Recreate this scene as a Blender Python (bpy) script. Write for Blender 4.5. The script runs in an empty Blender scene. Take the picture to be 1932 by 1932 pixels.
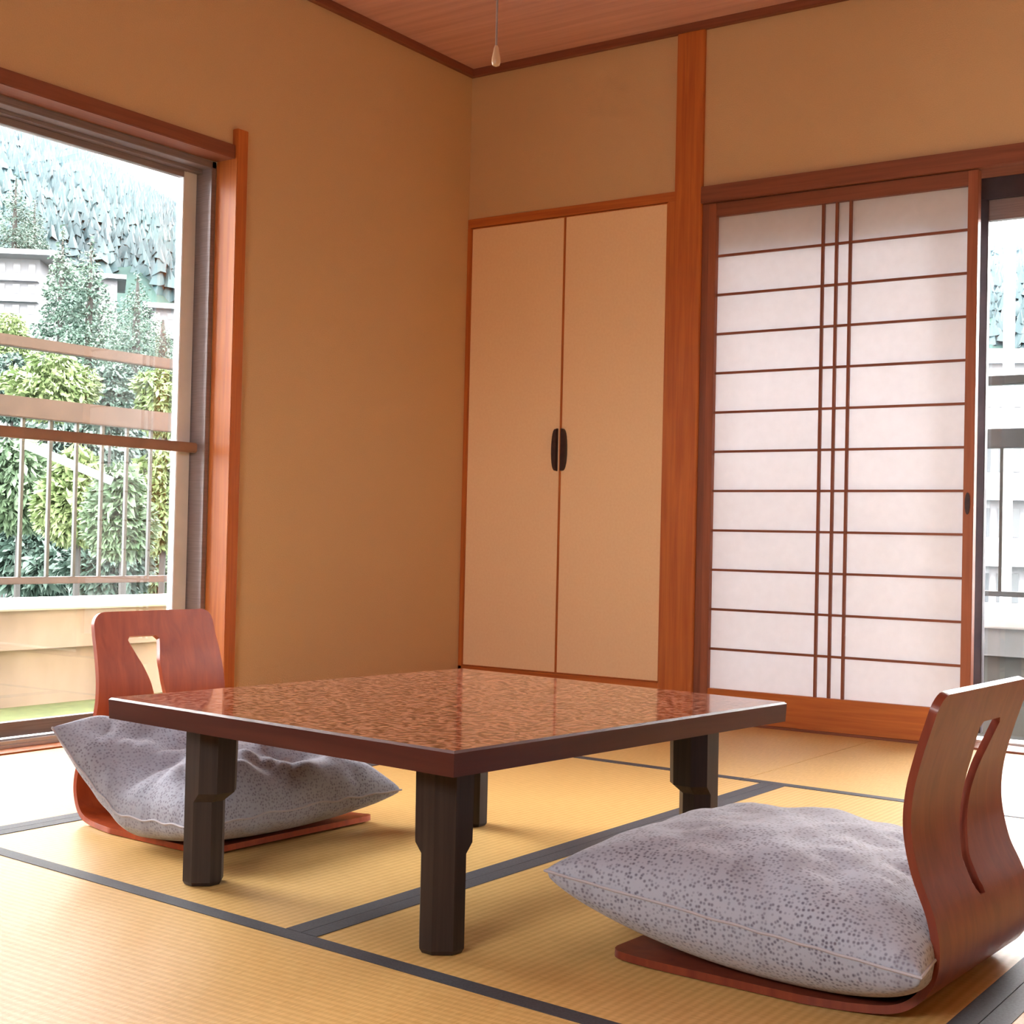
import bpy, bmesh, math, random
import numpy as np
from mathutils import Vector, Matrix

# ------------------------------------------------------------------ camera, sky, exposure
sc = bpy.context.scene
COL = sc.collection
YAW, PIT, ROL, FPX = -0.606, 0.0187, 0.0225, 2654.4
CAM = np.array([3.2259, -4.3202, 0.6047])
def cam_axes():
    f = np.array([math.sin(YAW)*math.cos(PIT), math.cos(YAW)*math.cos(PIT), math.sin(PIT)])
    r = np.cross(f, [0, 0, 1]); r /= np.linalg.norm(r); u = np.cross(r, f)
    c, s = math.cos(ROL), math.sin(ROL)
    return c*r+s*u, -s*r+c*u, f
AX = cam_axes()
cam = bpy.data.cameras.new('camera'); co = bpy.data.objects.new('camera', cam); COL.objects.link(co)
co.matrix_world = Matrix(((AX[0][0], AX[1][0], -AX[2][0], CAM[0]), (AX[0][1], AX[1][1], -AX[2][1], CAM[1]),
                          (AX[0][2], AX[1][2], -AX[2][2], CAM[2]), (0, 0, 0, 1)))
cam.sensor_width = 36; cam.lens = FPX/1932*36; cam.clip_start = .02; cam.clip_end = 2000
sc.camera = co
SKY = 24.0
world = bpy.data.worlds.new('overcast_sky'); sc.world = world; world.use_nodes = True
wn = world.node_tree; wn.nodes.clear()
wo = wn.nodes.new('ShaderNodeOutputWorld'); wb = wn.nodes.new('ShaderNodeBackground')
wt = wn.nodes.new('ShaderNodeTexCoord'); ws = wn.nodes.new('ShaderNodeSeparateXYZ'); wr = wn.nodes.new('ShaderNodeValToRGB')
wn.links.new(wt.outputs['Generated'], ws.inputs[0]); wn.links.new(ws.outputs['Z'], wr.inputs[0])
wr.color_ramp.elements[0].position = 0; wr.color_ramp.elements[0].color = (.30, .31, .30, 1)
wr.color_ramp.elements[1].position = .12; wr.color_ramp.elements[1].color = (1.0, 1.0, 1.0, 1)
wn.links.new(wr.outputs[0], wb.inputs[0]); wb.inputs[1].default_value = SKY
wn.links.new(wb.outputs[0], wo.inputs[0])
def portal(name, loc, rot, sx, sy):
    l = bpy.data.lights.new(name, 'AREA'); l.shape = 'RECTANGLE'; l.size = sx; l.size_y = sy
    l.cycles.is_portal = True
    o = bpy.data.objects.new(name, l); o.location = loc; o.rotation_euler = rot; COL.objects.link(o)
portal('window_portal', (-.22, -2.1, .9), (0, math.radians(-90), 0), 1.75, 1.75)
portal('window_portal', (2.3, -5.45, 1.4), (math.radians(90), 0, 0), 1.4, .8)  # portal of the fill window added behind the camera
portal('window_portal', (2.4, .2, .9), (math.radians(-90), 0, 0), 2.9, 1.8)
sc.view_settings.view_transform = 'Standard'; sc.view_settings.look = 'None'
sc.view_settings.gamma = 1; sc.view_settings.use_curve_mapping = False
sc.view_settings.exposure = 0.42
sc.cycles.max_bounces = 14; sc.cycles.diffuse_bounces = 8; sc.cycles.transparent_max_bounces = 16
sc.cycles.volume_bounces = 0

def at(u, v, D):
    """point seen at (u, v) of the 1932 px photograph at horizontal distance D"""
    d = AX[0]*(u-966)/FPX - AX[1]*(v-966)/FPX + AX[2]
    return CAM + d*(D/math.hypot(d[0], d[1]))

# ------------------------------------------------------------------ materials
MATS = {}
def srgb(r, g, b):
    f = lambda c: (c/255/12.92) if c/255 <= .04045 else ((c/255+.055)/1.055)**2.4
    return (f(r), f(g), f(b), 1)
def base(name, col, rough=.6, coat=0, spec=.5, metal=0):
    m = bpy.data.materials.new(name); m.use_nodes = True
    b = m.node_tree.nodes['Principled BSDF']
    b.inputs['Base Color'].default_value = col if len(col) == 4 else (*col, 1)
    b.inputs['Roughness'].default_value = rough; b.inputs['Specular IOR Level'].default_value = spec
    b.inputs['Coat Weight'].default_value = coat; b.inputs['Coat Roughness'].default_value = .12
    b.inputs['Metallic'].default_value = metal
    return m, m.node_tree, b
def noise_col(nt, b, c1, c2, scale, stretch=(1, 1, 1), detail=4, lo=.35, hi=.65, bump=0, coord='Object', dist=0):
    tc = nt.nodes.new('ShaderNodeTexCoord'); mp = nt.nodes.new('ShaderNodeMapping')
    mp.inputs['Scale'].default_value = stretch
    nz = nt.nodes.new('ShaderNodeTexNoise'); nz.inputs['Scale'].default_value = scale
    nz.inputs['Detail'].default_value = detail; nz.inputs['Distortion'].default_value = dist
    cr = nt.nodes.new('ShaderNodeValToRGB')
    cr.color_ramp.elements[0].position = lo; cr.color_ramp.elements[0].color = (*c1[:3], 1)
    cr.color_ramp.elements[1].position = hi; cr.color_ramp.elements[1].color = (*c2[:3], 1)
    nt.links.new(tc.outputs[coord], mp.inputs[0]); nt.links.new(mp.outputs[0], nz.inputs['Vector'])
    nt.links.new(nz.outputs['Fac'], cr.inputs[0]); nt.links.new(cr.outputs[0], b.inputs['Base Color'])
    if bump:
        bp = nt.nodes.new('ShaderNodeBump'); bp.inputs['Strength'].default_value = bump
        bp.inputs['Distance'].default_value = .002
        nt.links.new(nz.outputs['Fac'], bp.inputs['Height']); nt.links.new(bp.outputs[0], b.inputs['Normal'])
    return nz, cr
def wood(name, c1, c2, axis='z', rough=.45, coat=.08, scale=3.0, k=22):
    m, nt, b = base(name, c1, rough, coat, spec=.28)
    st = {'x': (1, k, k), 'y': (k, 1, k), 'z': (k, k, 1), 'xy': (1, 1, k)}[axis]
    noise_col(nt, b, c1, c2, scale, st, 5, .3, .7, .05, dist=.6)
    return m
W1, W2 = (.42, .112, .027), (.58, .182, .040)
M_wz = wood('varnished_wood_upright', W1, W2, 'z')
M_wx = wood('varnished_wood_cross', W1, W2, 'x')
M_wy = wood('varnished_wood_depth', W1, W2, 'y')
D1, D2 = (.20, .065, .035), (.28, .095, .05)  # varnished wood with upper trims' shade in its colour; bars, sill share it
M_dz = wood('dark_shaded_varnished_wood_upright', D1, D2, 'z'); M_dx = wood('dark_shaded_varnished_wood_cross', D1, D2, 'x')
M_dy = wood('dark_shaded_varnished_wood_depth', D1, D2, 'y')
M_dz2 = wood('brown_varnished_wood_upright', (.27, .085, .04), (.36, .12, .058), 'z')
M_ceil = wood('ceiling_board', (.60, .345, .32), (.74, .46, .43), 'x', .5, .05, 1.5, 26)
def plaster():
    m, nt, b = base('ochre_plaster', (.6, .4, .2), .95, spec=.1)
    noise_col(nt, b, (.63, .435, .24), (.665, .465, .26), 260, (1, 1, 1), 6, .3, .7, .35)
    return m
M_wall = plaster()
m, nt, b = base('cream_door_paper', (.8, .62, .42), .85, spec=.15)
noise_col(nt, b, (.90, .65, .39), (.93, .69, .43), 120, (1, 1, 1), 5); M_door = m
def tatami(name, axis):
    m, nt, b = base(name, (.6, .45, .2), .42, spec=.45)
    tc = nt.nodes.new('ShaderNodeTexCoord')
    sp = nt.nodes.new('ShaderNodeSeparateXYZ'); nt.links.new(tc.outputs['Object'], sp.inputs[0])
    across = sp.outputs['Y' if axis == 'x' else 'X']
    mu = nt.nodes.new('ShaderNodeMath'); mu.operation = 'MULTIPLY'; mu.inputs[1].default_value = 2*math.pi/.0145
    nt.links.new(across, mu.inputs[0])
    si = nt.nodes.new('ShaderNodeMath'); si.operation = 'SINE'; nt.links.new(mu.outputs[0], si.inputs[0])
    mp = nt.nodes.new('ShaderNodeMapping'); mp.inputs['Scale'].default_value = (150, 12, 12) if axis == 'x' else (12, 150, 12)
    nz = nt.nodes.new('ShaderNodeTexNoise'); nz.inputs['Scale'].default_value = 3; nz.inputs['Detail'].default_value = 3
    nt.links.new(tc.outputs['Object'], mp.inputs[0]); nt.links.new(mp.outputs[0], nz.inputs['Vector'])
    cr = nt.nodes.new('ShaderNodeValToRGB')
    cr.color_ramp.elements[0].position = .3; cr.color_ramp.elements[0].color = (.56, .33, .10, 1)
    cr.color_ramp.elements[1].position = .7; cr.color_ramp.elements[1].color = (.72, .47, .175, 1)
    ad = nt.nodes.new('ShaderNodeMath'); ad.operation = 'MULTIPLY_ADD'; ad.inputs[1].default_value = .13
    nt.links.new(si.outputs[0], ad.inputs[0]); nt.links.new(nz.outputs['Fac'], ad.inputs[2])
    nt.links.new(ad.outputs[0], cr.inputs[0]); nt.links.new(cr.outputs[0], b.inputs['Base Color'])
    bp = nt.nodes.new('ShaderNodeBump'); bp.inputs['Strength'].default_value = .35; bp.inputs['Distance'].default_value = .0012
    nt.links.new(ad.outputs[0], bp.inputs['Height']); nt.links.new(bp.outputs[0], b.inputs['Normal'])
    return m
M_tx, M_ty = tatami('tatami_weave_along_x', 'x'), tatami('tatami_weave_along_y', 'y')
m, nt, b = base('grey_cloth_border', (.1, .1, .11), .6); noise_col(nt, b, (.030, .031, .040), (.054, .056, .068), 300); M_heri = m
m, nt, b = base('burl_table_laminate', (.3, .12, .08), .09, coat=.35); b.inputs['Coat Roughness'].default_value = .04
nz, cr = noise_col(nt, b, (.055, .016, .011), (.47, .205, .13), 98, (1, 1, 1), 5, .42, .59); M_top = m
M_edge = wood('maroon_table_edge', (.055, .011, .009), (.085, .020, .014), 'xy', .42, .12, 2)
m, nt, b = base('black_brown_lacquer', (.022, .014, .013), .45, coat=.05, spec=.35)
noise_col(nt, b, (.018, .011, .011), (.032, .020, .018), 4, (30, 30, 1)); M_leg = m
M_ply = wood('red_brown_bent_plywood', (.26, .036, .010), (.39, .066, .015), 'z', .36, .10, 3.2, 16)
M_ply2 = wood('shaded_red_brown_bent_plywood', (.15, .026, .014), (.22, .046, .020), 'z', .38, .12, 3.2, 16)  # same plywood, darkened to paint the shade on the right chair's rear
m, nt, b = base('brushed_aluminium', (.62, .62, .64), .35, metal=.6); noise_col(nt, b, (.58, .58, .60), (.68, .68, .7), 8, (1, 1, 40)); M_alu = m
m, nt, b = base('bronze_aluminium', (.26, .2, .2), .4, metal=.3); noise_col(nt, b, (.24, .19, .19), (.30, .24, .235), 8, (1, 1, 30)); M_bronze = m
m, nt, b = base('white_aluminium', (.8, .8, .8), .4); noise_col(nt, b, (.72, .73, .74), (.8, .8, .81), 10); M_white = m
m, nt, b = base('dark_handle', (.035, .018, .018), .35); noise_col(nt, b, (.03, .015, .016), (.05, .025, .024), 60); M_handle = m
def concrete(name, c1, c2, sc_=4, bump=.3):
    m, nt, b = base(name, c1, .9, spec=.2); noise_col(nt, b, c1, c2, sc_, (1, 1, .5), 8, .3, .7, bump); return m
M_par = concrete('weathered_parapet', (.19, .155, .135), (.34, .29, .255))
M_par2 = concrete('grey_parapet_band', (.18, .19, .205), (.26, .27, .285))
M_cap = concrete('pale_parapet_cap', (.5, .5, .5), (.6, .6, .6))
M_terr = concrete('terrace_concrete', (.09, .095, .095), (.12, .125, .125))
m, nt, b = base('mossy_turf', (.05, .07, .02), 1); noise_col(nt, b, (.032, .048, .012), (.068, .086, .024), 30, (1, 1, 1), 8, .3, .7, .5); M_moss = m
m, nt, b = base('brown_rail_paint', (.08, .045, .04), .5); noise_col(nt, b, (.034, .020, .018), (.046, .027, .024), 12); M_rail = m
m, nt, b = base('tan_rail_paint', (.3, .17, .11), .5); noise_col(nt, b, (.30, .17, .11), (.36, .21, .14), 12); M_wrail = m
m, nt, b = base('slate_aluminium', (.05, .04, .05), .5); noise_col(nt, b, (.045, .032, .042), (.065, .048, .058), 12); M_slate = m
m, nt, b = base('light_grey_rail_paint', (.05, .05, .06), .5); noise_col(nt, b, (.030, .034, .038), (.040, .044, .05), 12); M_railr = m
m, nt, b = base('grey_rail_paint', (.06, .065, .07), .5); noise_col(nt, b, (.012, .014, .013), (.018, .020, .019), 12); M_railg = m
def glass():
    m = bpy.data.materials.new('window_glass'); m.use_nodes = True; nt = m.node_tree; nt.nodes.clear()
    o = nt.nodes.new('ShaderNodeOutputMaterial'); mx = nt.nodes.new('ShaderNodeMixShader')
    t = nt.nodes.new('ShaderNodeBsdfTransparent'); g = nt.nodes.new('ShaderNodeBsdfGlossy'); g.inputs['Roughness'].default_value = .01
    fr = nt.nodes.new('ShaderNodeFresnel'); fr.inputs[0].default_value = 1.45
    nt.links.new(fr.outputs[0], mx.inputs[0]); nt.links.new(t.outputs[0], mx.inputs[1]); nt.links.new(g.outputs[0], mx.inputs[2])
    nt.links.new(mx.outputs[0], o.inputs[0]); return m
M_glass = glass()
def paper():
    m = bpy.data.materials.new('shoji_paper'); m.use_nodes = True; nt = m.node_tree; nt.nodes.clear()
    o = nt.nodes.new('ShaderNodeOutputMaterial'); mx = nt.nodes.new('ShaderNodeMixShader'); mx.inputs[0].default_value = .66
    t = nt.nodes.new('ShaderNodeBsdfTranslucent'); d = nt.nodes.new('ShaderNodeBsdfDiffuse')
    tc = nt.nodes.new('ShaderNodeTexCoord'); nz = nt.nodes.new('ShaderNodeTexNoise'); nz.inputs['Scale'].default_value = 35; nz.inputs['Detail'].default_value = 6
    cr = nt.nodes.new('ShaderNodeValToRGB'); cr.color_ramp.elements[0].color = (.76, .75, .77, 1); cr.color_ramp.elements[1].color = (.84, .83, .85, 1)
    nt.links.new(tc.outputs['Object'], nz.inputs['Vector']); nt.links.new(nz.outputs['Fac'], cr.inputs[0])
    nt.links.new(cr.outputs[0], t.inputs[0]); nt.links.new(cr.outputs[0], d.inputs[0])
    nt.links.new(t.outputs[0], mx.inputs[1]); nt.links.new(d.outputs[0], mx.inputs[2]); nt.links.new(mx.outputs[0], o.inputs[0]); return m
M_paper = paper()
def cushion_cloth(name, c_light, c_dark, dot, scale=165):
    m, nt, b = base(name, c_light, .75, spec=.25)
    b.inputs['Sheen Weight'].default_value = .25
    uv = nt.nodes.new('ShaderNodeUVMap'); uv.uv_map = 'uv'
    vo = nt.nodes.new('ShaderNodeTexVoronoi'); vo.inputs['Scale'].default_value = scale; vo.inputs['Randomness'].default_value = .7
    oc = nt.nodes.new('ShaderNodeTexCoord'); nt.links.new(oc.outputs['Object'], vo.inputs['Vector'])
    cr = nt.nodes.new('ShaderNodeValToRGB'); cr.color_ramp.elements[0].position = .17; cr.color_ramp.elements[0].color = (1, 1, 1, 1)
    cr.color_ramp.elements[1].position = .50; cr.color_ramp.elements[1].color = (0, 0, 0, 1)
    nt.links.new(vo.outputs['Distance'], cr.inputs[0])
    # scattered leaf motifs, slightly darker
    mp = nt.nodes.new('ShaderNodeMapping'); mp.inputs['Scale'].default_value = (1, .45, 1); mp.inputs['Rotation'].default_value = (0, 0, .9)
    v2 = nt.nodes.new('ShaderNodeTexVoronoi'); v2.inputs['Scale'].default_value = 17
    nt.links.new(uv.outputs[0], mp.inputs[0]); nt.links.new(mp.outputs[0], v2.inputs['Vector'])
    c2 = nt.nodes.new('ShaderNodeValToRGB'); c2.color_ramp.elements[0].position = .20; c2.color_ramp.elements[0].color = (.9, .9, .9, 1)
    c2.color_ramp.elements[1].position = .30; c2.color_ramp.elements[1].color = (0, 0, 0, 1)
    nt.links.new(v2.outputs['Distance'], c2.inputs[0])
    nz = nt.nodes.new('ShaderNodeTexNoise'); nz.inputs['Scale'].default_value = 9; nz.inputs['Detail'].default_value = 3
    nt.links.new(uv.outputs[0], nz.inputs['Vector'])
    m1 = nt.nodes.new('ShaderNodeMix'); m1.data_type = 'RGBA'; m1.inputs[6].default_value = (*c_light, 1); m1.inputs[7].default_value = (*c_dark, 1)
    g1 = nt.nodes.new('ShaderNodeMath'); g1.operation = 'MULTIPLY'; g1.inputs[1].default_value = .30
    nt.links.new(c2.outputs[0], g1.inputs[0]); nt.links.new(g1.outputs[0], m1.inputs[0])
    m2 = nt.nodes.new('ShaderNodeMix'); m2.data_type = 'RGBA'; m2.inputs[7].default_value = (*dot, 1)
    g2 = nt.nodes.new('ShaderNodeMath'); g2.operation = 'MULTIPLY'
    nt.links.new(cr.outputs[0], g2.inputs[0]); nt.links.new(nz.outputs['Fac'], g2.inputs[1])
    g3 = nt.nodes.new('ShaderNodeMath'); g3.operation = 'MULTIPLY'; g3.inputs[1].default_value = 1.5; g3.use_clamp = True
    nt.links.new(g2.outputs[0], g3.inputs[0]); nt.links.new(g3.outputs[0], m2.inputs[0])
    nt.links.new(m1.outputs[2], m2.inputs[6]); nt.links.new(m2.outputs[2], b.inputs['Base Color'])
    return m
M_cush = cushion_cloth('dotted_grey_cushion_cloth', (.38, .41, .50), (.21, .20, .235), (.10, .09, .13))
M_cush2 = cushion_cloth('wrinkled_grey_cushion_cloth', (.33, .35, .43), (.18, .165, .20), (.13, .12, .16), 170)
M_piping = base('pale_cushion_seam', (.42, .40, .44), .7)[0]

# ------------------------------------------------------------------ helpers
def tag(o, label=None, cat=None, group=None, kind=None):
    if label: o['label'] = label
    if cat: o['category'] = cat
    if group: o['group'] = group
    if kind: o['kind'] = kind
    return o
def link(name, me, mat, parent=None, smooth=False):
    o = bpy.data.objects.new(name, me); COL.objects.link(o)
    for mm in (mat if isinstance(mat, (list, tuple)) else [mat]): me.materials.append(mm)
    if smooth:
        for p in me.polygons: p.use_smooth = True
        me.set_sharp_from_angle(angle=math.radians(smooth if smooth is not True else 40))
    if parent: o.parent = parent
    return o
def empty(name, loc, rz=0):
    o = bpy.data.objects.new(name, None); COL.objects.link(o); o.location = loc; o.rotation_euler = (0, 0, rz); o.empty_display_size = .1
    return o
class MB:
    def __init__(s): s.v = []; s.f = []
    def box(s, x0, x1, y0, y1, z0, z1):
        n = len(s.v)
        s.v += [(x, y, z) for z in (z0, z1) for y in (y0, y1) for x in (x0, x1)]
        s.f += [tuple(n+i for i in q) for q in ((0, 2, 3, 1), (4, 5, 7, 6), (0, 1, 5, 4), (2, 6, 7, 3), (0, 4, 6, 2), (1, 3, 7, 5))]
        return s
    def bar(s, a, b, w, h):
        a, b = Vector(a), Vector(b); d = (b-a).normalized()
        up = Vector((0, 0, 1)) if abs(d.z) < .9 else Vector((1, 0, 0))
        sd = d.cross(up).normalized(); up = sd.cross(d); n = len(s.v)
        for p in (a, b):
            for i, j in ((-1, -1), (1, -1), (1, 1), (-1, 1)): s.v.append(tuple(p+sd*(i*w/2)+up*(j*h/2)))
        s.f += [tuple(n+i for i in q) for q in ((0, 1, 2, 3), (7, 6, 5, 4), (0, 4, 5, 1), (1, 5, 6, 2), (2, 6, 7, 3), (3, 7, 4, 0))]
        return s
    def loops(s, ls, cap=True):
        n0 = len(s.v); k = len(ls[0])
        for l in ls: s.v += [tuple(p) for p in l]
        for i in range(len(ls)-1):
            for j in range(k):
                a, b = n0+i*k+j, n0+i*k+(j+1) % k
                s.f.append((a, b, b+k, a+k))
        if cap:
            s.f.append(tuple(n0+j for j in reversed(range(k)))); s.f.append(tuple(n0+(len(ls)-1)*k+j for j in range(k)))
        return s
    def tube(s, pts, r, n=8):
        pts = [Vector(p) for p in pts]; ls = []
        for i, p in enumerate(pts):
            d = (pts[min(i+1, len(pts)-1)]-pts[max(i-1, 0)]).normalized()
            up = Vector((0, 0, 1)) if abs(d.z) < .9 else Vector((1, 0, 0))
            a = d.cross(up).normalized(); b = a.cross(d); rr = r[i] if isinstance(r, (list, tuple)) else r
            ls.append([p+a*(rr*math.cos(t*2*math.pi/n))+b*(rr*math.sin(t*2*math.pi/n)) for t in range(n)])
        return s.loops(ls)
    def build(s, name, mat, parent=None, bevel=0, smooth=False, seg=2):
        me = bpy.data.meshes.new(name); me.from_pydata(s.v, [], s.f); me.validate(); 
        bm = bmesh.new(); bm.from_mesh(me); bmesh.ops.recalc_face_normals(bm, faces=bm.faces)
        if bevel:
            bmesh.ops.bevel(bm, geom=[e for e in bm.edges], offset=bevel, segments=seg, affect='EDGES', clamp_overlap=True)
        bm.to_mesh(me); bm.free(); me.update()
        return link(name, me, mat, parent, smooth)
def B(name, mat, *boxes, parent=None, bevel=0, kind=None):
    m = MB()
    for bx in boxes: m.box(*bx)
    o = m.build(name, mat, parent, bevel)
    if kind: o['kind'] = kind
    return o

# ------------------------------------------------------------------ room shell
H = 2.399; XR, YF = 4.4, -5.4
WY0, WY1 = -3.0, -1.24          # left window opening
WT = 1.767
TH = .22
tag(B('floor', M_terr, (-.07, XR, YF, .06, -.16, -.056)), kind='structure')
tag(B('ceiling', M_ceil, (-.2, XR+.1, YF-.1, .2, H, H+.05)), kind='structure')
tag(B('wall_left', M_wall, (-TH, 0, WY1+.012, .2, -.15, H), (-TH, 0, YF, WY0-.012, -.15, H), (-TH, 0, WY0-.012, WY1+.012, WT+.012, H)), kind='structure')
OX0, OX1 = 1.0035, 3.75         # wide opening of the back wall
tag(B('wall_back', M_wall, (0, .95, 0, .12, 1.8, H), (.95, XR, 0, .12, 1.80, H), (-.0, .95, .10, .16, -.15, 1.82), (OX1, XR, 0, .12, -.15, H)), kind='structure')
tag(B('wall_right', M_wall, (XR, XR+.1, YF, .2, -.15, H)), kind='structure')
FX0, FX1, FZ0, FZ1 = 1.7, 2.9, 1.15, 1.85
tag(B('wall_front', M_wall, (-.2, FX0, YF-.1, YF, -.15, H), (FX1, XR, YF-.1, YF, -.15, H), (FX0, FX1, YF-.1, YF, FZ1, H), (FX0, FX1, YF-.1, YF, -.15, FZ0)), kind='structure')
w3 = empty('added_fill_window', (0, 0, 0)); w3['kind'] = 'structure'  # unseen window, added behind the camera to brighten the room
B('window_frame', M_wx, (FX0, FX1, YF-.08, YF-.02, FZ1-.04, FZ1), (FX0, FX1, YF-.08, YF-.02, FZ0, FZ0+.04), (FX0, FX0+.04, YF-.08, YF-.02, FZ0+.04, FZ1-.04), (FX1-.04, FX1, YF-.08, YF-.02, FZ0+.04, FZ1-.04), parent=w3)
B('pane', M_glass, (FX0+.04, FX1-.04, YF-.052, YF-.049, FZ0+.04, FZ1-.04), parent=w3)
# trims
tag(B('trim_1', M_wz, (.897, 1.0035, -.012, .12, -.05, H), bevel=.002), kind='structure')          # post
tag(B('trim_2', M_dx, (1.0035, XR, -.022, .12, 1.766, 1.824), bevel=.002), kind='structure')        # beam over the screens
tag(B('trim_3', M_wx, (0, .897, -.006, .10, 1.790, 1.824), bevel=.0015), kind='structure')          # closet head
tag(B('trim_4', M_wz, (0, .0165, -.006, .10, .10, 1.790), bevel=.001), kind='structure')
tag(B('trim_5', M_wz, (.868, .897, -.006, .10, .0, 1.790), bevel=.001), kind='structure')
tag(B('trim_6', M_wx, (0, .868, -.006, .10, -.03, .1165), bevel=.0015), kind='structure')           # closet foot
tag(B('trim_7', M_dx, (1.0035, OX1, -.028, .11, -.05, .006), bevel=.002), kind='structure')         # screen sill
tag(B('trim_8', M_dz, (1.0035, 1.030, -.004, .10, .006, 1.766), bevel=.001), kind='structure')
tag(B('trim_9', M_dx, (0.0, XR, -.022, 0, H-.028, H), bevel=.001), kind='structure')
tag(B('trim_10', M_dy, (0, .022, YF, -.022, H-.028, H), bevel=.001), kind='structure')
tag(B('trim_11', M_wz, (-.07, .022, -1.24, -1.194, -.05, 1.862), bevel=.002), kind='structure')     # casing of the left window
tag(B('trim_12', M_dy, (-.07, .014, WY0, -1.24, WT, 1.810), bevel=.002), kind='structure')
tag(B('trim_13', M_wy, (-.07, 0, WY0, -1.24, -.05, .004), bevel=.002), kind='structure')
tag(B('trim_14', M_wz, (-.07, .022, WY0-.046, WY0, -.05, 1.862), bevel=.002), kind='structure')
tag(B('trim_15', M_wx, (OX1, OX1+.1, -.012, .12, -.05, H), bevel=.002), kind='structure')

# ------------------------------------------------------------------ left window
w1 = empty('window_1', (0, 0, 0)); w1['kind'] = 'structure'
B('window_frame', M_bronze, (-.115, -.07, WY1-.018, WY1, .0, WT), (-.115, -.07, WY0, WY0+.02, 0, WT), (-.115, -.07, WY0, WY1, 1.745, WT), (-.20, -.115, WY0, WY1, 1.735, WT),
  (-.20, -.115, WY1-.012, WY1, 0, 1.735), (-.20, -.115, WY0, WY0+.02, 0, 1.735), parent=w1, bevel=.0015)
B('window_track', M_alu, (-.20, -.07, WY0+.02, WY1-.018, -.05, .012), (-.085, -.078, WY0+.02, WY1-.018, .012, .022), (-.118, -.111, WY0+.02, WY1-.018, .012, .022), parent=w1)
def sash(x, y0, y1, name='window_sash'):
    s = B(name, M_white, (x-.014, x+.014, y1-.055, y1, .022, 1.735), (x-.014, x+.014, y0, y0+.042, .022, 1.735), parent=w1, bevel=.002)
    B('sash_rail', M_bronze, (x-.013, x+.013, y0+.042, y1-.042, .022, .062), (x-.013, x+.013, y0+.042, y1-.042, 1.715, 1.735), parent=s, bevel=.001)
    B('pane', M_glass, (x-.0015, x+.0015, y0+.04, y1-.04, .06, 1.717), parent=s)
sash(-.155, -2.14, WY1-.014); sash(-.185, WY0+.02, -2.10)
rl = B('window_rail', M_wrail, (-.128, -.104, WY0+.02, WY1-.012, .851, .882), parent=w1, bevel=.004)

# ------------------------------------------------------------------ right window (behind the screens)
w2 = empty('window_2', (0, 0, 0)); w2['kind'] = 'structure'
B('window_frame', M_slate, (1.0, OX1, .125, .20, 1.70, 1.80), (1.0, 1.03, .125, .2, -.02, 1.7), (OX1-.03, OX1, .125, .2, -.02, 1.7), (1.872, 1.934, .130, .16, .03, 1.70), (2.86, 2.90, .13, .16, .03, 1.7), parent=w2, bevel=.002)
B('window_head_rail', M_bronze, (1.03, OX1-.03, .135, .165, 1.635, 1.70), parent=w2, bevel=.002)
B('window_track', M_white, (1.0, OX1, .11, .20, -.05, .012), parent=w2)
B('pane', M_glass, (1.03, OX1-.03, .148, .151, .012, 1.64), parent=w2)

# ------------------------------------------------------------------ closet doors
def closet_door(x0, x1, hx, sgn, label):
    t = empty('closet_door', ((x0+x1)/2, 0, .1177)); cx = (x0+x1)/2
    z1 = 1.788-.1177; w = (x1-x0)/2
    B('door_panel', M_door, (-w+.004, w-.004, -.001, .022, .003, z1-.003), parent=t, bevel=.001)
    B('door_edge', M_wz, (-w+.0006, -w+.004, -.003, .022, 0, z1), (w-.004, w-.0006, -.003, .022, 0, z1), (-w+.004, w-.004, -.002, .022, 0, .003), (-w+.004, w-.004, -.002, .022, z1-.003, z1), parent=t)
    n = 14; outer = []; zc = .932-.1177; hh = .078; hw = .024
    pts = []
    for i in range(n+1):
        a = -math.pi/2+math.pi*i/n
        pts.append((sgn*hw*max(0, math.cos(a))**.6, hh*math.sin(a)))
    ls = []
    for d, k in ((0.0, 1), (.010, 1), (.014, .8)):
        ls.append([(hx-cx+(p[0]*k+(1-k)*sgn*hw*.4), -.001-d, zc+p[1]*(k*.15+.85)) for p in pts])
    MB().loops(ls).build('door_handle', M_handle, t, smooth=30)
    tag(t, label, 'door')
closet_door(.0165, .4415, .431, -1, 'left cream closet door, next to the corner of the room, with dark curved handle on its right edge')
closet_door(.4415, .868, .4475, 1, 'right cream closet door, beside the orange-brown post, with dark curved handle on its left edge')

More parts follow.
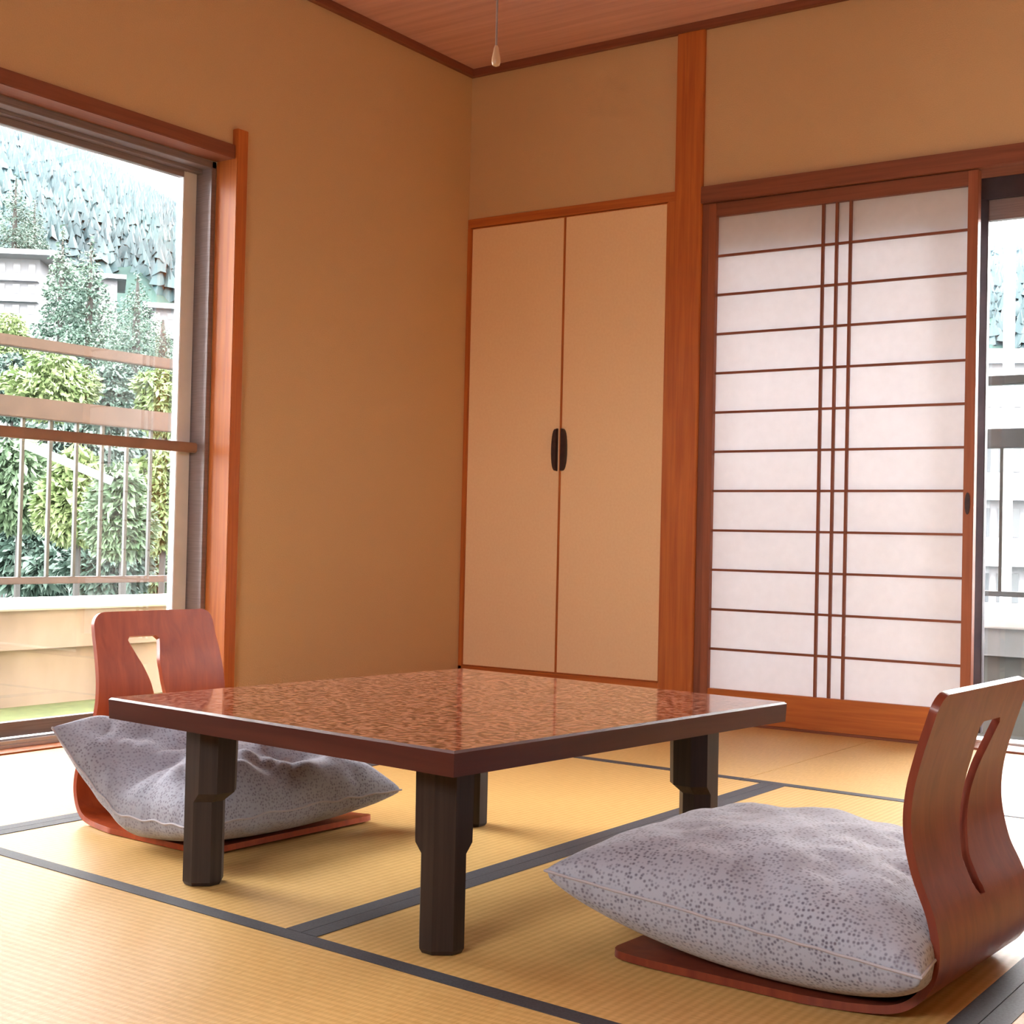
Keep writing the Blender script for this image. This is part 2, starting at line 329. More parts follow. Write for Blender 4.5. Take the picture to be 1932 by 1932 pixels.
# ------------------------------------------------------------------ shoji screens
def shoji(x0, x1, y, label, top=1.764, pull=True):
    t = empty('shoji_screen', ((x0+x1)/2, y, .006)); w = (x1-x0)/2; zb = .006
    pz0, pz1 = .1119-zb, 1.7179-zb; st = .030
    B('stile', M_dz2, (-w, -w+st-.002, -.014, .016, 0, top-zb), parent=t, bevel=.0015)
    B('stile', M_dz2, (w-st-.002, w, -.014, .016, 0, top-zb), parent=t, bevel=.0015)
    B('top_rail', M_dx, (-w+st-.002, w-st-.002, -.012, .014, pz1, top-zb), parent=t, bevel=.001)
    B('bottom_board', M_wx, (-w+st-.002, w-st-.002, -.012, .014, 0, pz0), parent=t, bevel=.001)
    B('paper', M_paper, (-w+st-.002, w-st-.002, .0065, .0075, pz0, pz1), parent=t)
    for i in range(1, 12):
        z = pz1+(pz0-pz1)*i/12
        B('crossbar', M_dx, (-w+st-.002, w-st-.002, -.0035, .0065, z-.0038, z+.0038), parent=t)
    for k in (-1, 0, 1):
        B('upright_bar', M_dz, (k*.0467-.0042-.001, k*.0467+.0042-.001, -.0050, .0064, pz0, pz1), parent=t)
    if pull:
        MB().loops([[(w-.018+.008*math.cos(a), -.0145-d, .742-zb+.034*math.sin(a)) for a in [2*math.pi*i/16 for i in range(16)]] for d in (0, .002)]).build('finger_pull', M_handle, t)
    tag(t, label, 'screen'); return t
shoji(1.030, 1.943, .006, 'white paper sliding screen with three close upright bars, right of the orange-brown post')
shoji(2.84, 3.748, .04, 'white paper sliding screen far right of the open gap, outside the picture', pull=False)

# ------------------------------------------------------------------ tatami
YA = lambda x: -2.655-.075*(x-.7)
YC = lambda x: -.948-.040*x
def mat(x0, x1, f0, f1, along, edges, label):
    """a mat between x0 and x1, its ends on the lines y = f0(x), f1(x)"""
    g = .0012; f0 = f0 if callable(f0) else (lambda x, k=f0: k); f1 = f1 if callable(f1) else (lambda x, k=f1: k)
    cx = (x0+x1)/2; cy = (f0(cx)+f1(cx))/2; t = empty('tatami_mat', (cx, cy, 0)); hw = .032
    def slab(name, m, xa, xb, ga, gb, z0, z1):
        mb = MB(); q = [(xa, ga(xa)), (xb, ga(xb)), (xb, gb(xb)), (xa, gb(xa))]
        mb.loops([[(x-cx, y-cy, z) for x, y in q] for z in (z0, z1)]); mb.build(name, m, t)
    a, b_ = x0+g, x1-g; c = lambda x: f0(x)+g; d = lambda x: f1(x)-g
    slab('mat_surface', M_tx if along == 'x' else M_ty, a, b_, c, d, -.055, 0)
    for k in edges:
        e = {'x0': (a-.0005, a+hw, c, d), 'x1': (b_-hw, b_+.0005, c, d), 'y0': (a, b_, lambda x: c(x)-.0005, lambda x: c(x)+hw), 'y1': (a, b_, lambda x: d(x)-hw, lambda x: d(x)+.0005)}[k]
        slab('cloth_border', M_heri, *e, -.054, .0012)
    tag(t, label, 'tatami mat')
Y3 = -3.66
mat(0, 1.66, YC, -.03, 'x', ['y0'], 'tatami mat in the far corner in front of the closet')
mat(1.66, 3.55, YC, -.03, 'x', ['y0'], 'tatami mat directly in front of the white paper screen')
mat(0, .80, YA, YC, 'y', ['x1'], 'sunlit tatami mat along the left window, under the left chair back')
mat(.80, 1.755, YA, YC, 'y', ['x0', 'x1'], 'tatami mat under the left half of the table and the left cushion')
mat(1.755, 2.70, YA, YC, 'y', ['x0', 'x1'], 'tatami mat under the right half of the table and the right cushion')
mat(2.70, 3.6, YA, YC, 'y', ['x0'], 'tatami mat right of the right-hand chair')
mat(0, .60, Y3, YA, 'x', ['y1'], 'tatami mat near the lower left corner beside the window')
mat(.60, 2.50, Y3, YA, 'x', ['y1', 'y0'], 'tatami mat in the foreground in front of the table')
mat(2.50, XR, Y3, YA, 'x', ['y1'], 'tatami mat at the lower right behind the near chair')
mat(3.6, XR, YA, YC, 'y', ['x0'], 'tatami mat along the right wall')
mat(3.55, XR, YC, -.03, 'x', ['y0'], 'tatami mat in the right-hand corner beyond the picture')
mat(0, 2.2, YF, Y3, 'x', ['y1'], 'tatami mat behind the camera on the left')
mat(2.2, XR, YF, Y3, 'x', ['y1'], 'tatami mat behind the camera on the right')

# ------------------------------------------------------------------ low table
TR = math.radians(-5.6); TZ = .315
tb = empty('low_table', (1.722, -2.303, 0.0012), TR)
tag(tb, 'low square folding table with glossy red-brown burl top and dark stepped legs', 'table')
hw, hd, th = .405, .452, .036
me_loops = []
for z, k in ((TZ-th, -.0015), (TZ-.0035, 0), (TZ, -.0035)):
    me_loops.append([(sx*(hw+k), sy*(hd+k), z-.0012) for sx, sy in ((-1, -1), (1, -1), (1, 1), (-1, 1))])
tt = MB().loops(me_loops).build('tabletop', [M_edge, M_top], tb)
for p in tt.data.polygons:
    if p.normal.z > .9: p.material_index = 1
B('apron', M_leg, (-hw+.16, hw-.16, hd-.098, hd-.08, TZ-th-.020, TZ-th-.0011), parent=tb)
B('apron', M_leg, (-hw+.16, hw-.16, -hd+.13, -hd+.148, TZ-th-.020, TZ-th-.0011), parent=tb)
def oct_(x0, x1, y0, y1, c, z):
    return [(x0+c, y0, z), (x1-c, y0, z), (x1, y0+c, z), (x1, y1-c, z), (x1-c, y1, z), (x0+c, y1, z), (x0, y1-c, z), (x0, y0+c, z)]
for sx, sy in ((1, -1), (-1, -1), (-1, 1), (1, 1)):
    lx, ly, s = sx*.281+(-.006 if sy > 0 else .005), (.338 if sy > 0 else -.364)+.024, .034
    e = .013
    def rect(ex, z, c=.022):
        x0, x1, y0, y1 = lx-s, lx+s, ly-s, ly+s
        if sx > 0: x0 -= ex
        else: x1 += ex
        if sy > 0: y0 -= ex
        else: y1 += ex
        return oct_(x0, x1, y0, y1, c, z)
    k = .003
    ls = [oct_(lx-s+k, lx+s-k, ly-s+k, ly+s-k, .021, 0), rect(0, .006), rect(0, .143), rect(e*.35, .148), rect(e, .158), rect(e*1.1, TZ-th-.0012)]
    MB().loops(ls).build('leg', M_leg, tb, smooth=20)

# ------------------------------------------------------------------ legless chairs (bent plywood)
def catmull(P, n):
    P = [np.array(p, float) for p in P]; P = [2*P[0]-P[1]]+P+[2*P[-1]-P[-2]]; out = []
    for i in range(1, len(P)-2):
        for k in range(n):
            t = k/n; a, b, c, d = P[i-1:i+3]
            out.append(.5*((2*b)+(c-a)*t+(2*a-5*b+4*c-d)*t*t+(3*b-a-3*c+d)*t**3))
    out.append(P[-2]); return np.array(out)
def zaisu(name, loc, rz, mat_, label, yo=0, drop=0, wt=0):
    """seat runs along +x (front at x = 0.46), backrest rises at x = 0"""
    t = empty(name, loc, rz); tag(t, label, 'legless chair', 'legless chairs at the table')
    prof = catmull([(.460, .010), (.40, .0065), (.30, .006), (.18, .006), (.09, .007), (.035, .016), (.004, .045), (-.005, .085), (.004, .13),
                    (.026, .180), (.038, .235), (.036, .285), (.024, .335), (.008, .385), (-.002, .428-drop)], 8)
    L = np.concatenate([[0], np.cumsum(np.linalg.norm(np.diff(prof, axis=0), axis=1))]); T = L[-1]
    ss = sorted(set(list(np.linspace(0, T, 110))+[T-x for x in (.002, .005, .009, .014, .02, .026)]+[.003, .008, .014, .02]))
    px = np.interp(ss, L, prof[:, 0]); pz = np.interp(ss, L, prof[:, 1])
    sl1 = T-.055                              # slot top (arc length)
    sl0 = sl1-.245
    ss = np.array(sorted(set(list(ss)+[sl0, sl1, sl1-.003, sl1-.008, sl0+.003])))
    px = np.interp(ss, L, prof[:, 0]); pz = np.interp(ss, L, prof[:, 1])
    def W(s):
        w = np.interp(s, [0, .30, .47, .60, T], [.225, .222, .190, .176, .158+wt])
        for d, r in ((T-s, .028), (s, .02)):
            if d < r: w -= r-math.sqrt(max(0, r*r-(r-d)**2))
        return w
    def hslot(s):
        d = sl1-s                                # below slot top
        if d < 0: return .034
        h = np.interp(d, [0, .008, .03, .06, .10, .18, .236, .245], [.034, .042, .035, .024, .0165, .014, .013, .009])
        return float(h)
    nb = 9; rows = []; 
    tx = np.gradient(px, ss); tz = np.gradient(pz, ss); nl = np.hypot(tx, tz); nx, nz_ = tz/nl, -tx/nl   # towards sitter / up?
    HT = .0055
    for i, s in enumerate(ss):
        w, h = W(s), hslot(s); yc = float(np.interp(sl1-s, [0, .05, .12, .19, .228, .245], [yo, yo*.82, yo*.35, .008, .009, 0]))
        ys = list(np.linspace(-w, yc-h, nb))+list(np.linspace(yc-h, yc+h, 5))[1:]+list(np.linspace(yc+h, w, nb))[1:]
        rows.append(ys)
    k = len(rows[0]); sb = next(i for i, s in enumerate(ss) if px[i] < .05)
    def piece(i0, i1, nm, m):
        V = []; F = []
        n = i1-i0
        for side in (1, -1):
            for i in range(i0, i1):
                for y in rows[i]: V.append((px[i]+side*HT*nx[i], y, pz[i]+side*HT*nz_[i]))
        off = n*k; quads = []
        for i in range(n-1):
            sm = (ss[i0+i]+ss[i0+i+1])/2
            for j in range(k-1):
                if sl0 < sm < sl1 and nb-1 <= j < nb+3: continue
                quads.append((i*k+j, i*k+j+1, (i+1)*k+j+1, (i+1)*k+j))
        edges = {}
        for q in quads:
            for a, b in zip(q, q[1:]+q[:1]): edges[(a, b)] = edges.get((a, b), 0)+1
        for q in quads: F.append(q); F.append(tuple(off+a for a in reversed(q)))
        for (a, b) in edges:
            if (b, a) not in edges: F.append((b, a, off+a, off+b))
        me = bpy.data.meshes.new(nm); me.from_pydata(V, [], F)
        bm = bmesh.new(); bm.from_mesh(me); bmesh.ops.recalc_face_normals(bm, faces=bm.faces)
        bmesh.ops.delete(bm, geom=[v for v in bm.verts if not v.link_faces], context='VERTS')
        bm.to_mesh(me); bm.free()
        return link(nm, me, m, t, 35)
    piece(0, sb+1, 'seat', mat_); piece(sb, len(ss), 'backrest', mat_)
    return t
ZL = (.835, -2.235, .0012); ZLR = math.radians(-2.5)
ZR = (2.660, -2.350, .0012); ZRR = math.radians(180-2.5)
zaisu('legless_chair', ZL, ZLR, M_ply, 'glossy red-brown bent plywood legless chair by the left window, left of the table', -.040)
zaisu('legless_chair', ZR, ZRR, M_ply2, 'shade-darkened red-brown bent plywood legless chair at the right edge, seen from behind', -.060, .011, .024)

# ------------------------------------------------------------------ cushions
def vnoise(x, y, seed):
    r = random.Random(seed); v = 0
    for i in range(9):
        fx, fy, ph = r.uniform(-9, 9), r.uniform(-9, 9), r.uniform(0, 6.3)
        v += math.sin(x*fx+y*fy+ph)/(1+.25*math.hypot(fx, fy))
    return v
def cushion(name, loc, rz, A, Bh, Ht, Hb, zedge, mat_, label, wrinkle, seed, warp, pb=.42):
    t = empty(name, loc, rz); tag(t, label, 'cushion', 'cushions on the legless chairs')
    N = 88; V = []; UV = []; idx = {}
    def P(i, j, side):
        u, v = -1+2*i/N, -1+2*j/N
        u, v = math.sin(u*math.pi/2)*.35+u*.65, math.sin(v*math.pi/2)*.35+v*.65
        e = max(0, (1-u*u)*(1-v*v))
        h = e**.42
        x = A*u*(1-.075*(1-v*v)*abs(u)**1.5); y = Bh*v*(1-.075*(1-u*u)*abs(v)**1.5)
        edge = 1-max(abs(u), abs(v))
        wr = wrinkle*(vnoise(u*1.7, v*1.7, seed)*.6+abs(vnoise(u*2.6+v, v*2.6, seed+5))*.5)*min(1, e**.5*1.4)
        pk = wrinkle*.9*math.sin(u*23+vnoise(u, v, seed+2)*2)*math.exp(-((1-abs(v))/.13)**2)*(1-u*u)
        pk += wrinkle*.9*math.sin(v*21+vnoise(v, u, seed+3)*2)*math.exp(-((1-abs(u))/.13)**2)*(1-v*v)
        z = zedge+(Ht*h+wr+pk*.2 if side > 0 else -Hb*e**pb+pk*.12)
        x, y, z = warp(x, y, z, u, v, side)
        return (x, y, z), (A*u, Bh*v)
    F = []
    for side in (1, -1):
        for i in range(N+1):
            for j in range(N+1):
                b = i in (0, N) or j in (0, N)
                if b and side < 0: idx[(i, j, -1)] = idx[(i, j, 1)]; continue
                p, uv = P(i, j, side); idx[(i, j, side)] = len(V); V.append(p); UV.append(uv)
        for i in range(N):
            for j in range(N):
                q = (idx[(i, j, side)], idx[(i+1, j, side)], idx[(i+1, j+1, side)], idx[(i, j+1, side)])
                F.append(q if side > 0 else q[::-1])
    me = bpy.data.meshes.new('cover'); me.from_pydata(V, [], F); ul = me.uv_layers.new(name='uv')
    for lp in me.loops: ul.data[lp.index].uv = UV[lp.vertex_index]
    link('cover', me, mat_, t, 60)
    ring = [(i, 0) for i in range(0, N, 1)]+[(N, j) for j in range(0, N, 1)]+[(i, N) for i in range(N, 0, -1)]+[(0, j) for j in range(N, 0, -1)]
    pts = [V[idx[(i, j, 1)]] for i, j in ring]; pts.append(pts[0])
    MB().tube(pts, .0022, 6).build('seam', M_piping, t, smooth=True)
    return t
# chair frame: x forward from the backrest
def warpR(x, y, z, u, v, side):
    # right cushion: free front corners lift, weight sinks onto the seat near the backrest
    f = max(0, (u+1)/2)
    z += .030*f**2 + .018*max(0, v)*f
    return x, y, max(z, .0145+.0)
def warpL(x, y, z, u, v, side):
    r = max(0, -u)                                # towards the backrest the cushion climbs
    z += (.105+.045*max(0, -v))*r**1.25 + .012*max(0, u)
    x += .03*r**2
    return x, y, max(z, .0145)
def local(loc, rz, x, y): 
    c, s = math.cos(rz), math.sin(rz); return (loc[0]+c*x-s*y, loc[1]+s*x+c*y, .0012)
cushion('floor_cushion', local(ZL, ZLR, .285, -.032), ZLR, .232, .275, .118, .066, .060, M_cush2,
        'crumpled grey patterned cushion on the chair by the left window', .015, 11, warpL, .36)
cushion('floor_cushion', local(ZR, ZRR, .268, -.012), ZRR+math.radians(3), .272, .298, .100, .105, .082, M_cush,
        'plump pale grey dotted cushion on the right chair in the foreground', .0040, 4, warpR, .34)

# ------------------------------------------------------------------ pull cord
pc = empty('pull_cord', (1.553, -2.0, H)); tag(pc, 'thin pale lamp pull cord with a small wooden knob, hanging below the ceiling', 'pull cord')
MB().tube([(0, 0, 0), (0, 0, 1.610-H)], .0022, 8).build('cord', base('cord_grey', (.30, .22, .2), .7)[0], pc)
MB().loops([[(r*math.cos(a), r*math.sin(a), 1.611-H-d) for a in [2*math.pi*i/14 for i in range(14)]] for d, r in
            ((0, .003), (.004, .005), (.014, .0065), (.026, .009), (.034, .0095), (.040, .0075), (.042, .003))]).build('cord_knob', base('pale_knob_wood', (.62, .40, .24), .35, coat=.5)[0], pc, smooth=True)
MB().loops([[(r*math.cos(a), r*math.sin(a), -d) for a in [2*math.pi*i/20 for i in range(20)]] for d, r in ((0, .035), (.015, .033), (.022, .01))]).build('ceiling_cap', base('cap_plastic', (.7, .68, .62), .4)[0], pc, smooth=30)

# ------------------------------------------------------------------ terrace outside
tag(B('terrace_floor', M_terr, (-1.3, XR, .2, 1.35, -.20, -.10)), kind='structure')
tag(B('terrace_turf', M_moss, (-1.3, -TH, -5.0, .2, -.20, -.022)), kind='structure')
tag(B('terrace_parapet', M_par, (-1.12, -.985, -5.0, 1.08, -.1, .315), (-1.02, -.96, -5, 1.08, .178, .315)), kind='structure')
tag(B('terrace_parapet', M_terr, (-1.12, XR, 1.16, 1.30, -.1, .20)), kind='structure')
tag(B('terrace_parapet', M_par2, (-1.12, XR, 1.12, 1.31, .20, .305)), kind='structure')
tag(B('parapet_cap', M_cap, (-1.16, -.94, -5.0, 1.08, .315, .350), (-1.16, XR, 1.10, 1.33, .305, .345), bevel=.006), kind='structure')
tag(B('terrace_canopy', M_terr, (-1.16, XR+.3, .2, 1.5, 2.30, 2.42)), kind='structure')
rg = empty('balcony_railing', (-1.05, -2, .325)); tag(rg, 'brown metal railing with thin uprights on the parapet outside the left window', 'railing')
B('top_rail', M_rail, (-.02, .02, -3, 3.06, .915, .955), parent=rg, bevel=.003)
B('wide_rail', M_rail, (-.02, .02, -3, 3.06, .668, .742), parent=rg, bevel=.003)
B('bottom_rail', M_rail, (-.016, .016, -3, 3.06, .078, .103), parent=rg, bevel=.003)
for i in range(22):
    yy = -1.095+.1165*(i-2)+2
    B('baluster', M_railg, (-.006, .006, yy-.006, yy+.006, .103, .668), parent=rg)
for yy in (-2.9, 2.95):
    B('post', M_rail, (-.022, .022, yy-.022, yy+.022, .025, .93), parent=rg, bevel=.002)
rb = empty('balcony_railing', (1.5, 1.22, .335)); tag(rb, 'grey metal railing with thin uprights outside the gap right of the paper screen', 'railing')
B('top_rail', M_railr, (-2.6, 2.9, -.02, .02, .905, .940), parent=rb, bevel=.003)
B('wide_rail', M_railr, (-2.6, 2.9, -.02, .02, .660, .735), parent=rb, bevel=.003)
B('bottom_rail', M_railr, (-2.6, 2.9, -.016, .016, .088, .108), parent=rb, bevel=.003)
for i in range(24):
    xx = .185+.23*(i-12)
    B('baluster', M_railg, (xx-.006, xx+.006, -.006, .006, .108, .66), parent=rb)
for xx in (-2.5, 1.4): B('post', M_railg, (xx-.022, xx+.022, -.022, .022, .01, .91), parent=rb, bevel=.002)

# ------------------------------------------------------------------ landscape
rng = np.random.default_rng(5)
def azd(az, D): a = math.radians(az); return CAM[0]+D*math.sin(a), CAM[1]+D*math.cos(a)
def ridge_elev(az): return np.interp(az, [-75, -57, -52, -48, -40, -22, -16, -10, 10], [17, 15.6, 13.6, 11.6, 9.5, 9.5, 10.8, 10.5, 9])
def gz(az, D):
    top = CAM[2]+260*math.tan(math.radians(float(ridge_elev(az))))
    base_ = np.interp(D, [4, 12, 25, 45, 70, 100], [-9, -6, -4.5, -3, 1, 8])
    if D <= 70: return float(base_)
    t = min(1, (D-70)/190); return float(base_*(1-t)+top*(t**.9)) if D <= 260 else top-(D-260)*.3
def terrain():
    azs = np.linspace(-80, 15, 96); Ds = [5, 8, 12, 18, 25, 35, 45, 58, 70, 85, 100, 120, 140, 165, 190, 215, 240, 260, 290, 330]
    V = []; F = []
    for a in azs:
        for D in Ds:
            x, y = azd(a, D); V.append((x, y, gz(a, D)+(math.sin(a*1.7+D*.05)*D*.008)))
    n = len(Ds)
    for i in range(len(azs)-1):
        for j in range(n-1): F.append((i*n+j, (i+1)*n+j, (i+1)*n+j+1, i*n+j+1))
    me = bpy.data.meshes.new('hillside'); me.from_pydata(V, [], F)
    mt, nt, b = base('hillside_undergrowth', (.02, .04, .02), 1, spec=.1); noise_col(nt, b, (.008, .020, .018), (.018, .036, .030), .25, (1, 1, 1), 8)
    o = link('hillside', me, mt, None, True); tag(o, kind='structure')
terrain()
def leafmat(name, c1, c2, sc_=1.2):
    m, nt, b = base(name, c1, .55, spec=.3); noise_col(nt, b, c1, c2, sc_, (1, 1, 1), 3, .35, .65)
    return m
def forest():
    V = []; F = []
    for (a0, a1, cnt, D0, D1, hs) in ((-62, -44, 12000, 98, 262, 1.0), (-24, -10, 3500, 90, 262, 1.0)):
        for _ in range(cnt):
            az = rng.uniform(a0, a1); D = D0+(D1-D0)*rng.uniform(0, 1)**.8; x, y = azd(az, D); z = gz(az, D)-1
            h = rng.uniform(2.2, 4.6)*(.55+D/300); r = h*rng.uniform(.20, .30); n = 6
            for k in range(4):
                zb = z+h*(.08+.22*k); zt = z+h*min(1, .08+.22*k+.42); rr = r*(1-.22*k); n0 = len(V); ph = rng.uniform(0, 6)
                for q in range(n):
                    a = ph+2*math.pi*q/n; jr = rr*rng.uniform(.35, 1.3); V.append((x+jr*math.cos(a), y+jr*math.sin(a), zb+rng.uniform(-.06, .06)*h))
                V.append((x, y, zt))
                for q in range(n): F.append((n0+q, n0+(q+1) % n, n0+n))
    me = bpy.data.meshes.new('forest'); me.from_pydata(V, [], F)
    o = link('conifer_forest', me, leafmat('far_conifer_green', (.005, .018, .022), (.014, .036, .038), .12))
    tag(o, 'hazy blue-green conifer forest covering the hillside', 'forest', kind='stuff')
forest()
def foliage_mesh(blobs, n, size, droop, aspect=.35):
    """leaf cards scattered through ellipsoid blobs: (x, y, z, rx, ry, rz)"""
    V = np.zeros((n*4, 3)); tot = sum(b[3]*b[4]*b[5] for b in blobs); k = 0
    for bi, b in enumerate(blobs):
        m = max(8, int(n*b[3]*b[4]*b[5]/tot)) if bi < len(blobs)-1 else n-k
        m = min(m, n-k)
        for _ in range(m):
            d = rng.normal(size=3); d /= np.linalg.norm(d); rr = rng.uniform(.55, 1.0)**.6
            c = np.array(b[:3])+d*rr*np.array(b[3:6])
            o = np.array([d[0], d[1], d[2]*.5-droop])+rng.normal(size=3)*.45; o /= np.linalg.norm(o)
            s = np.cross(o, rng.normal(size=3)); s /= np.linalg.norm(s)
            L = size*rng.uniform(.6, 1.3); w = L*aspect
            V[k*4:k*4+4] = [c-o*L/2, c+s*w/2, c+o*L/2, c-s*w/2]; k += 1
    F = [(4*i, 4*i+1, 4*i+2, 4*i+3) for i in range(k)]
    me = bpy.data.meshes.new('foliage'); me.from_pydata(V[:k*4].tolist(), [], F); return me
M_bark = base('grey_bark', (.014, .013, .011), .9)[0]
def bush(name, u, vt, vb, D, wpx, mats, label, cat='bush', n=2600, size=.3, droop=.5, nb=7, group=None, aspect=.35):
    n = int(n*2.2); size *= .58
    top, bot = at(u, vt, D), at(u, vb, D); hgt = top[2]-bot[2]; w = wpx/FPX*D*1.02/2
    t = empty(name, (bot[0], bot[1], bot[2])); tag(t, label, cat, group)
    bl = []
    for i in range(nb):
        a = rng.uniform(0, 6.28); q = rng.uniform(.1, .65)
        zc = rng.uniform(.25, .8)*hgt; bl.append((w*q*math.cos(a), w*q*math.sin(a), zc, w*rng.uniform(.35, .5), w*rng.uniform(.35, .5), hgt*rng.uniform(.18, .28)))
    bl.append((0, 0, hgt*.78, w*.5, w*.5, hgt*.22)); bl.append((0, 0, hgt*.4, w*.8, w*.8, hgt*.38))
    link('foliage', foliage_mesh(bl, n, size, droop, aspect), mats, t)
    MB().tube([(0, 0, gz(-52, D)-bot[2]), (.05, 0, hgt*.3), (0, .05, hgt*.7)], [.04, .03, .01], 7).build('trunk', M_bark, t)
    return t
def conifer(name, u, vt, vb, D, wpx, mats, label, group=None, n=6000):
    top, bot = at(u, vt, D), at(u, vb, D); h = top[2]-bot[2]; w = wpx/FPX*D/2
    t = empty(name, (bot[0], bot[1], bot[2])); tag(t, label, 'tree', group)
    bl = []
    for k in range(9):
        f = k/8; zz = h*(.06+.88*f); r = w*(1-f)**.75+.10*w
        bl.append((0, 0, zz, r*.8, r*.8, h*.075))
        for q in range(5 if k < 7 else 2):
            a = rng.uniform(0, 6.28); bl.append((r*.6*math.cos(a), r*.6*math.sin(a), zz+rng.uniform(-.04, .04)*h, r*.45, r*.45, h*.06))
    link('foliage', foliage_mesh(bl, n, h*.032, .35, .45), mats, t)
    MB().tube([(0, 0, gz(-52, D)-bot[2]), (0, 0, h*.5), (0, 0, h*.97)], [.2, .14, .03], 7).build('trunk', M_bark, t)
G_yel = leafmat('yellow_green_leaves', (.060, .092, .030), (.105, .135, .055)); G_mid = leafmat('mid_green_leaves', (.034, .060, .032), (.065, .100, .052))
G_drk = leafmat('deep_green_leaves', (.018, .036, .028), (.036, .062, .046)); G_con = leafmat('conifer_green', (.030, .056, .042), (.050, .084, .060), .5)
# the four conifers in the middle distance
conifer('conifer_tree', 112, 430, 690, 70, 120, G_con, 'tall pale grey-green conifer behind the railing, left of the tallest one')
conifer('conifer_tree', 165, 448, 700, 60, 150, G_con, 'tallest bushy grey-green conifer behind the railing in the left window', n=8000)
conifer('conifer_tree', 255, 512, 710, 51, 140, G_con, 'pointed green conifer behind the railing, right of the tallest one')
conifer('conifer_tree', 305, 600, 720, 44, 90, G_con, 'small conifer behind the railing next to the white window frame')
conifer('conifer_tree', 25, 330, 520, 90, 120, G_drk, 'dark conifer rising behind the long white hotel roof')
conifer('conifer_tree', 62, 380, 520, 94, 90, G_drk, 'dark narrow conifer right behind the end of the hotel roof')
# shrubs between terrace and conifers
bush('leafy_bush', 15, 590, 720, 48, 120, G_yel, 'light green bush below the long white hotel, above the upper railing bar')
bush('leafy_bush', 95, 655, 800, 27, 190, G_yel, 'yellow-green bush between the two upper railing bars, left')
bush('leafy_bush', 20, 665, 800, 33, 130, G_drk, 'dark grey-green bush at the left window edge between the railing bars')
bush('leafy_bush', 205, 690, 820, 32, 170, G_drk, 'dark bush between the railing bars below the tallest conifer')
bush('leafy_bush', 310, 690, 830, 26, 130, G_yel, 'yellowish bush beside the white window frame between the railing bars')
bush('leafy_bush', 30, 830, 1010, 15, 210, G_mid, 'mid-green drooping bush behind the uprights at the left window edge', size=.26)
bush('leafy_bush', 140, 850, 1030, 13.5, 170, G_yel, 'bright yellow-green bamboo bush behind the uprights near the sloping white pipe', size=.28, n=3200)
bush('leafy_bush', 225, 880, 1060, 12, 150, G_mid, 'mid-green bamboo bush behind the uprights right of the white pipe', size=.26)
bush('leafy_bush', 300, 850, 1050, 13.5, 140, G_yel, 'light green bush behind the last uprights by the white window frame', size=.22)
bush('leafy_bush', 60, 960, 1130, 18, 240, G_drk, 'deep green bush low behind the uprights on the left', size=.3)
bush('leafy_bush', 200, 990, 1130, 16.5, 200, G_drk, 'deep green bush low behind the uprights in the middle', size=.3)
bush('leafy_bush', 300, 1010, 1150, 19, 180, G_mid, 'green bush low behind the uprights on the right', size=.24)
bush('leafy_bush', 130, 770, 900, 39, 420, G_drk, 'wide dark hedge behind the wide railing bar', n=4200, size=.4, nb=12)

M_ren = concrete('pale_render', (.13, .13, .14), (.17, .17, .175), .3, .1)
M_roof = concrete('grey_white_roof', (.17, .17, .185), (.21, .21, .225), .3, .1)
m, nt, b = base('dark_window_glass', (.03, .035, .04), .2); noise_col(nt, b, (.022, .026, .03), (.05, .055, .06), .5); M_win = m
def building(name, u0, u1, vt, vb, D, label, floors, cols, turn=0, over=.6, win=True, depth=8, wincol=None):
    a, b_ = at(u0, vt, D), at(u1, vt, D); zt = a[2]*.5+b_[2]*.5; zb = at((u0+u1)/2, vb, D)[2]
    c = (a+b_)/2; w = np.linalg.norm((b_-a)[:2]); ang = math.atan2((b_-a)[1], (b_-a)[0])+turn
    t = empty(name, (c[0], c[1], zb), ang); tag(t, label, 'building'); h = zt-zb
    B('wall', M_ren, (-w/2, w/2, 0, depth, -6, h-.25), parent=t)
    B('roof', M_roof, (-w/2-over, w/2+over, -over*1.4, depth+over, h-.25, h), parent=t)
    for i in range(floors):
        fh = (h-.25)/floors; z0 = i*fh
        if floors > 1 and i: B('ledge', M_roof, (-w/2, w/2, -.5, .0, z0-.12, z0+.1), parent=t)
        for j in range(cols):
            cw = w/cols; x0 = -w/2+j*cw
            B('window', M_win, (x0+cw*.25, x0+cw*.72, -.03, .06, z0+fh*.34, z0+fh*.78), parent=t)
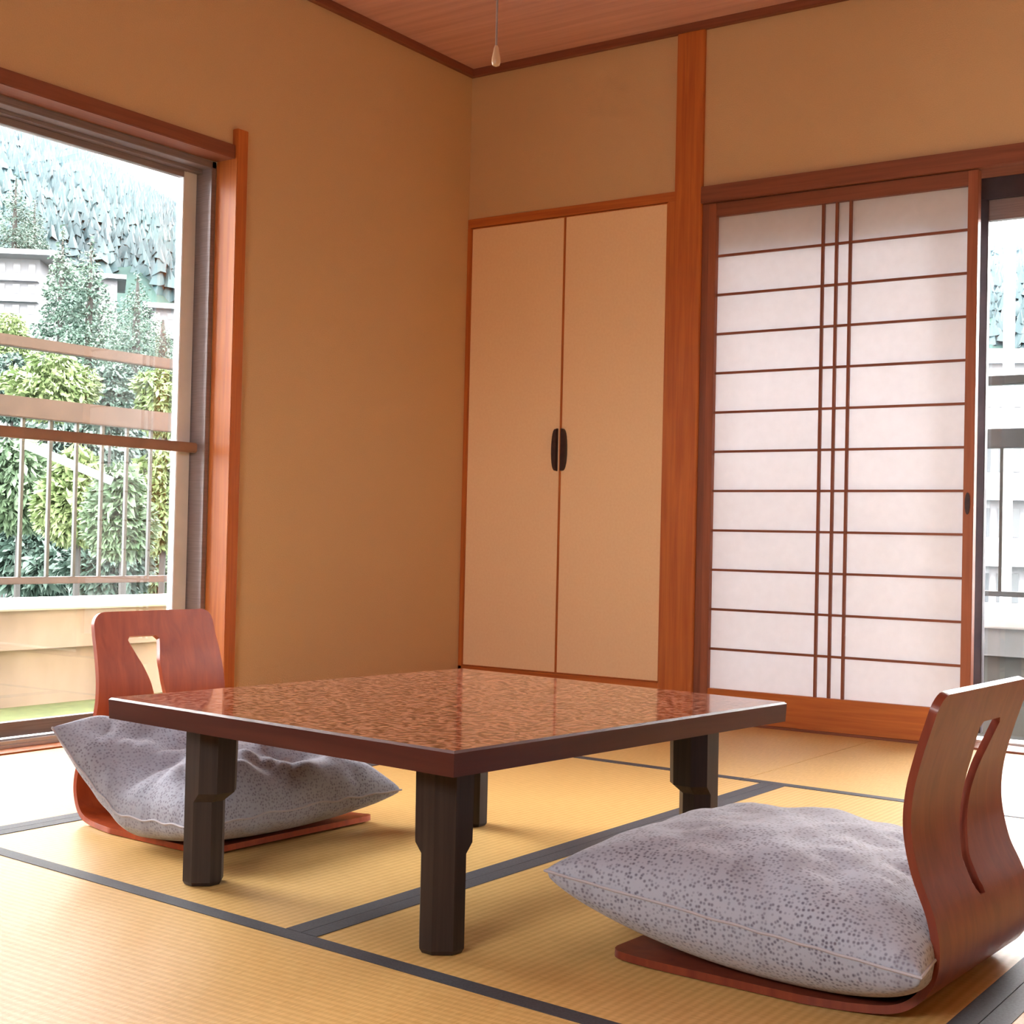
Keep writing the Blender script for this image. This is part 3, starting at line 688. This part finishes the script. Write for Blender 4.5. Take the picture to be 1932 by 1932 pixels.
building('hotel_building', -70, 78, 478, 605, 75, 'long white hotel with flat overhanging roof at the left window edge', 3, 5, turn=-.25, over=1.0)
building('small_house', 188, 222, 520, 570, 86, 'small white house with pale roof between two conifers', 1, 2, over=.5, depth=4)
building('small_house', 285, 335, 575, 612, 72, 'white house roof right of the pointed conifer', 1, 2, over=.4, depth=4)
building('small_house', 295, 355, 632, 680, 64, 'low white house beside the window frame below another roof', 1, 3, over=.5, depth=4)
building('apartment_building', 1852, 2050, 660, 1180, 26, 'white apartment block with dark windows seen through the right gap', 4, 7, turn=.1, over=.15)
# pale pole and pipe
pb = at(1905, 690, 24); pt = at(1906, 470, 24)
tag(MB().tube([(pb[0], pb[1], pb[2]-8), tuple(pt)], .09, 10).build('utility_pole', M_ren, smooth=True), 'pale utility pole rising above the white block in the right gap', 'pole')
p0, p1 = at(45, 838, 10), at(212, 908, 10)
tag(MB().bar(tuple(p0), tuple(p1), .05, .055).build('sloping_pipe', M_roof), 'white pipe sloping down to the right behind the railing uprights', 'pipe')
fw = empty('roadside_fence', tuple(at(45, 1140, 20))); tag(fw, 'low white fence down beside the river at the lower left of the window', 'fence')
for i in range(7): B('fence_post', M_ren, (-1.2+i*.4, -1.14+i*.4, 0, .05, -1.5, .35), parent=fw)
B('fence_bar', M_ren, (-1.3, 1.3, -.02, .02, .28, .35), (-1.3, .4, -.02, .02, -.05, .02), parent=fw)

# haze over the valley
hz = B('valley_haze', M_glass, (-330, -80, -20, 330, -30, 190), (-80, 120, 75, 330, -30, 190))
hm = bpy.data.materials.new('haze'); hm.use_nodes = True; hn = hm.node_tree; hn.nodes.clear()
ho = hn.nodes.new('ShaderNodeOutputMaterial'); hv = hn.nodes.new('ShaderNodeVolumeScatter'); hv.inputs['Color'].default_value = (.43, .76, 1, 1)
hv.inputs['Density'].default_value = .00048; hn.links.new(hv.outputs[0], ho.inputs['Volume'])
hz.data.materials.clear(); hz.data.materials.append(hm); tag(hz, 'pale mist hanging over the wooded valley', 'haze', kind='stuff')
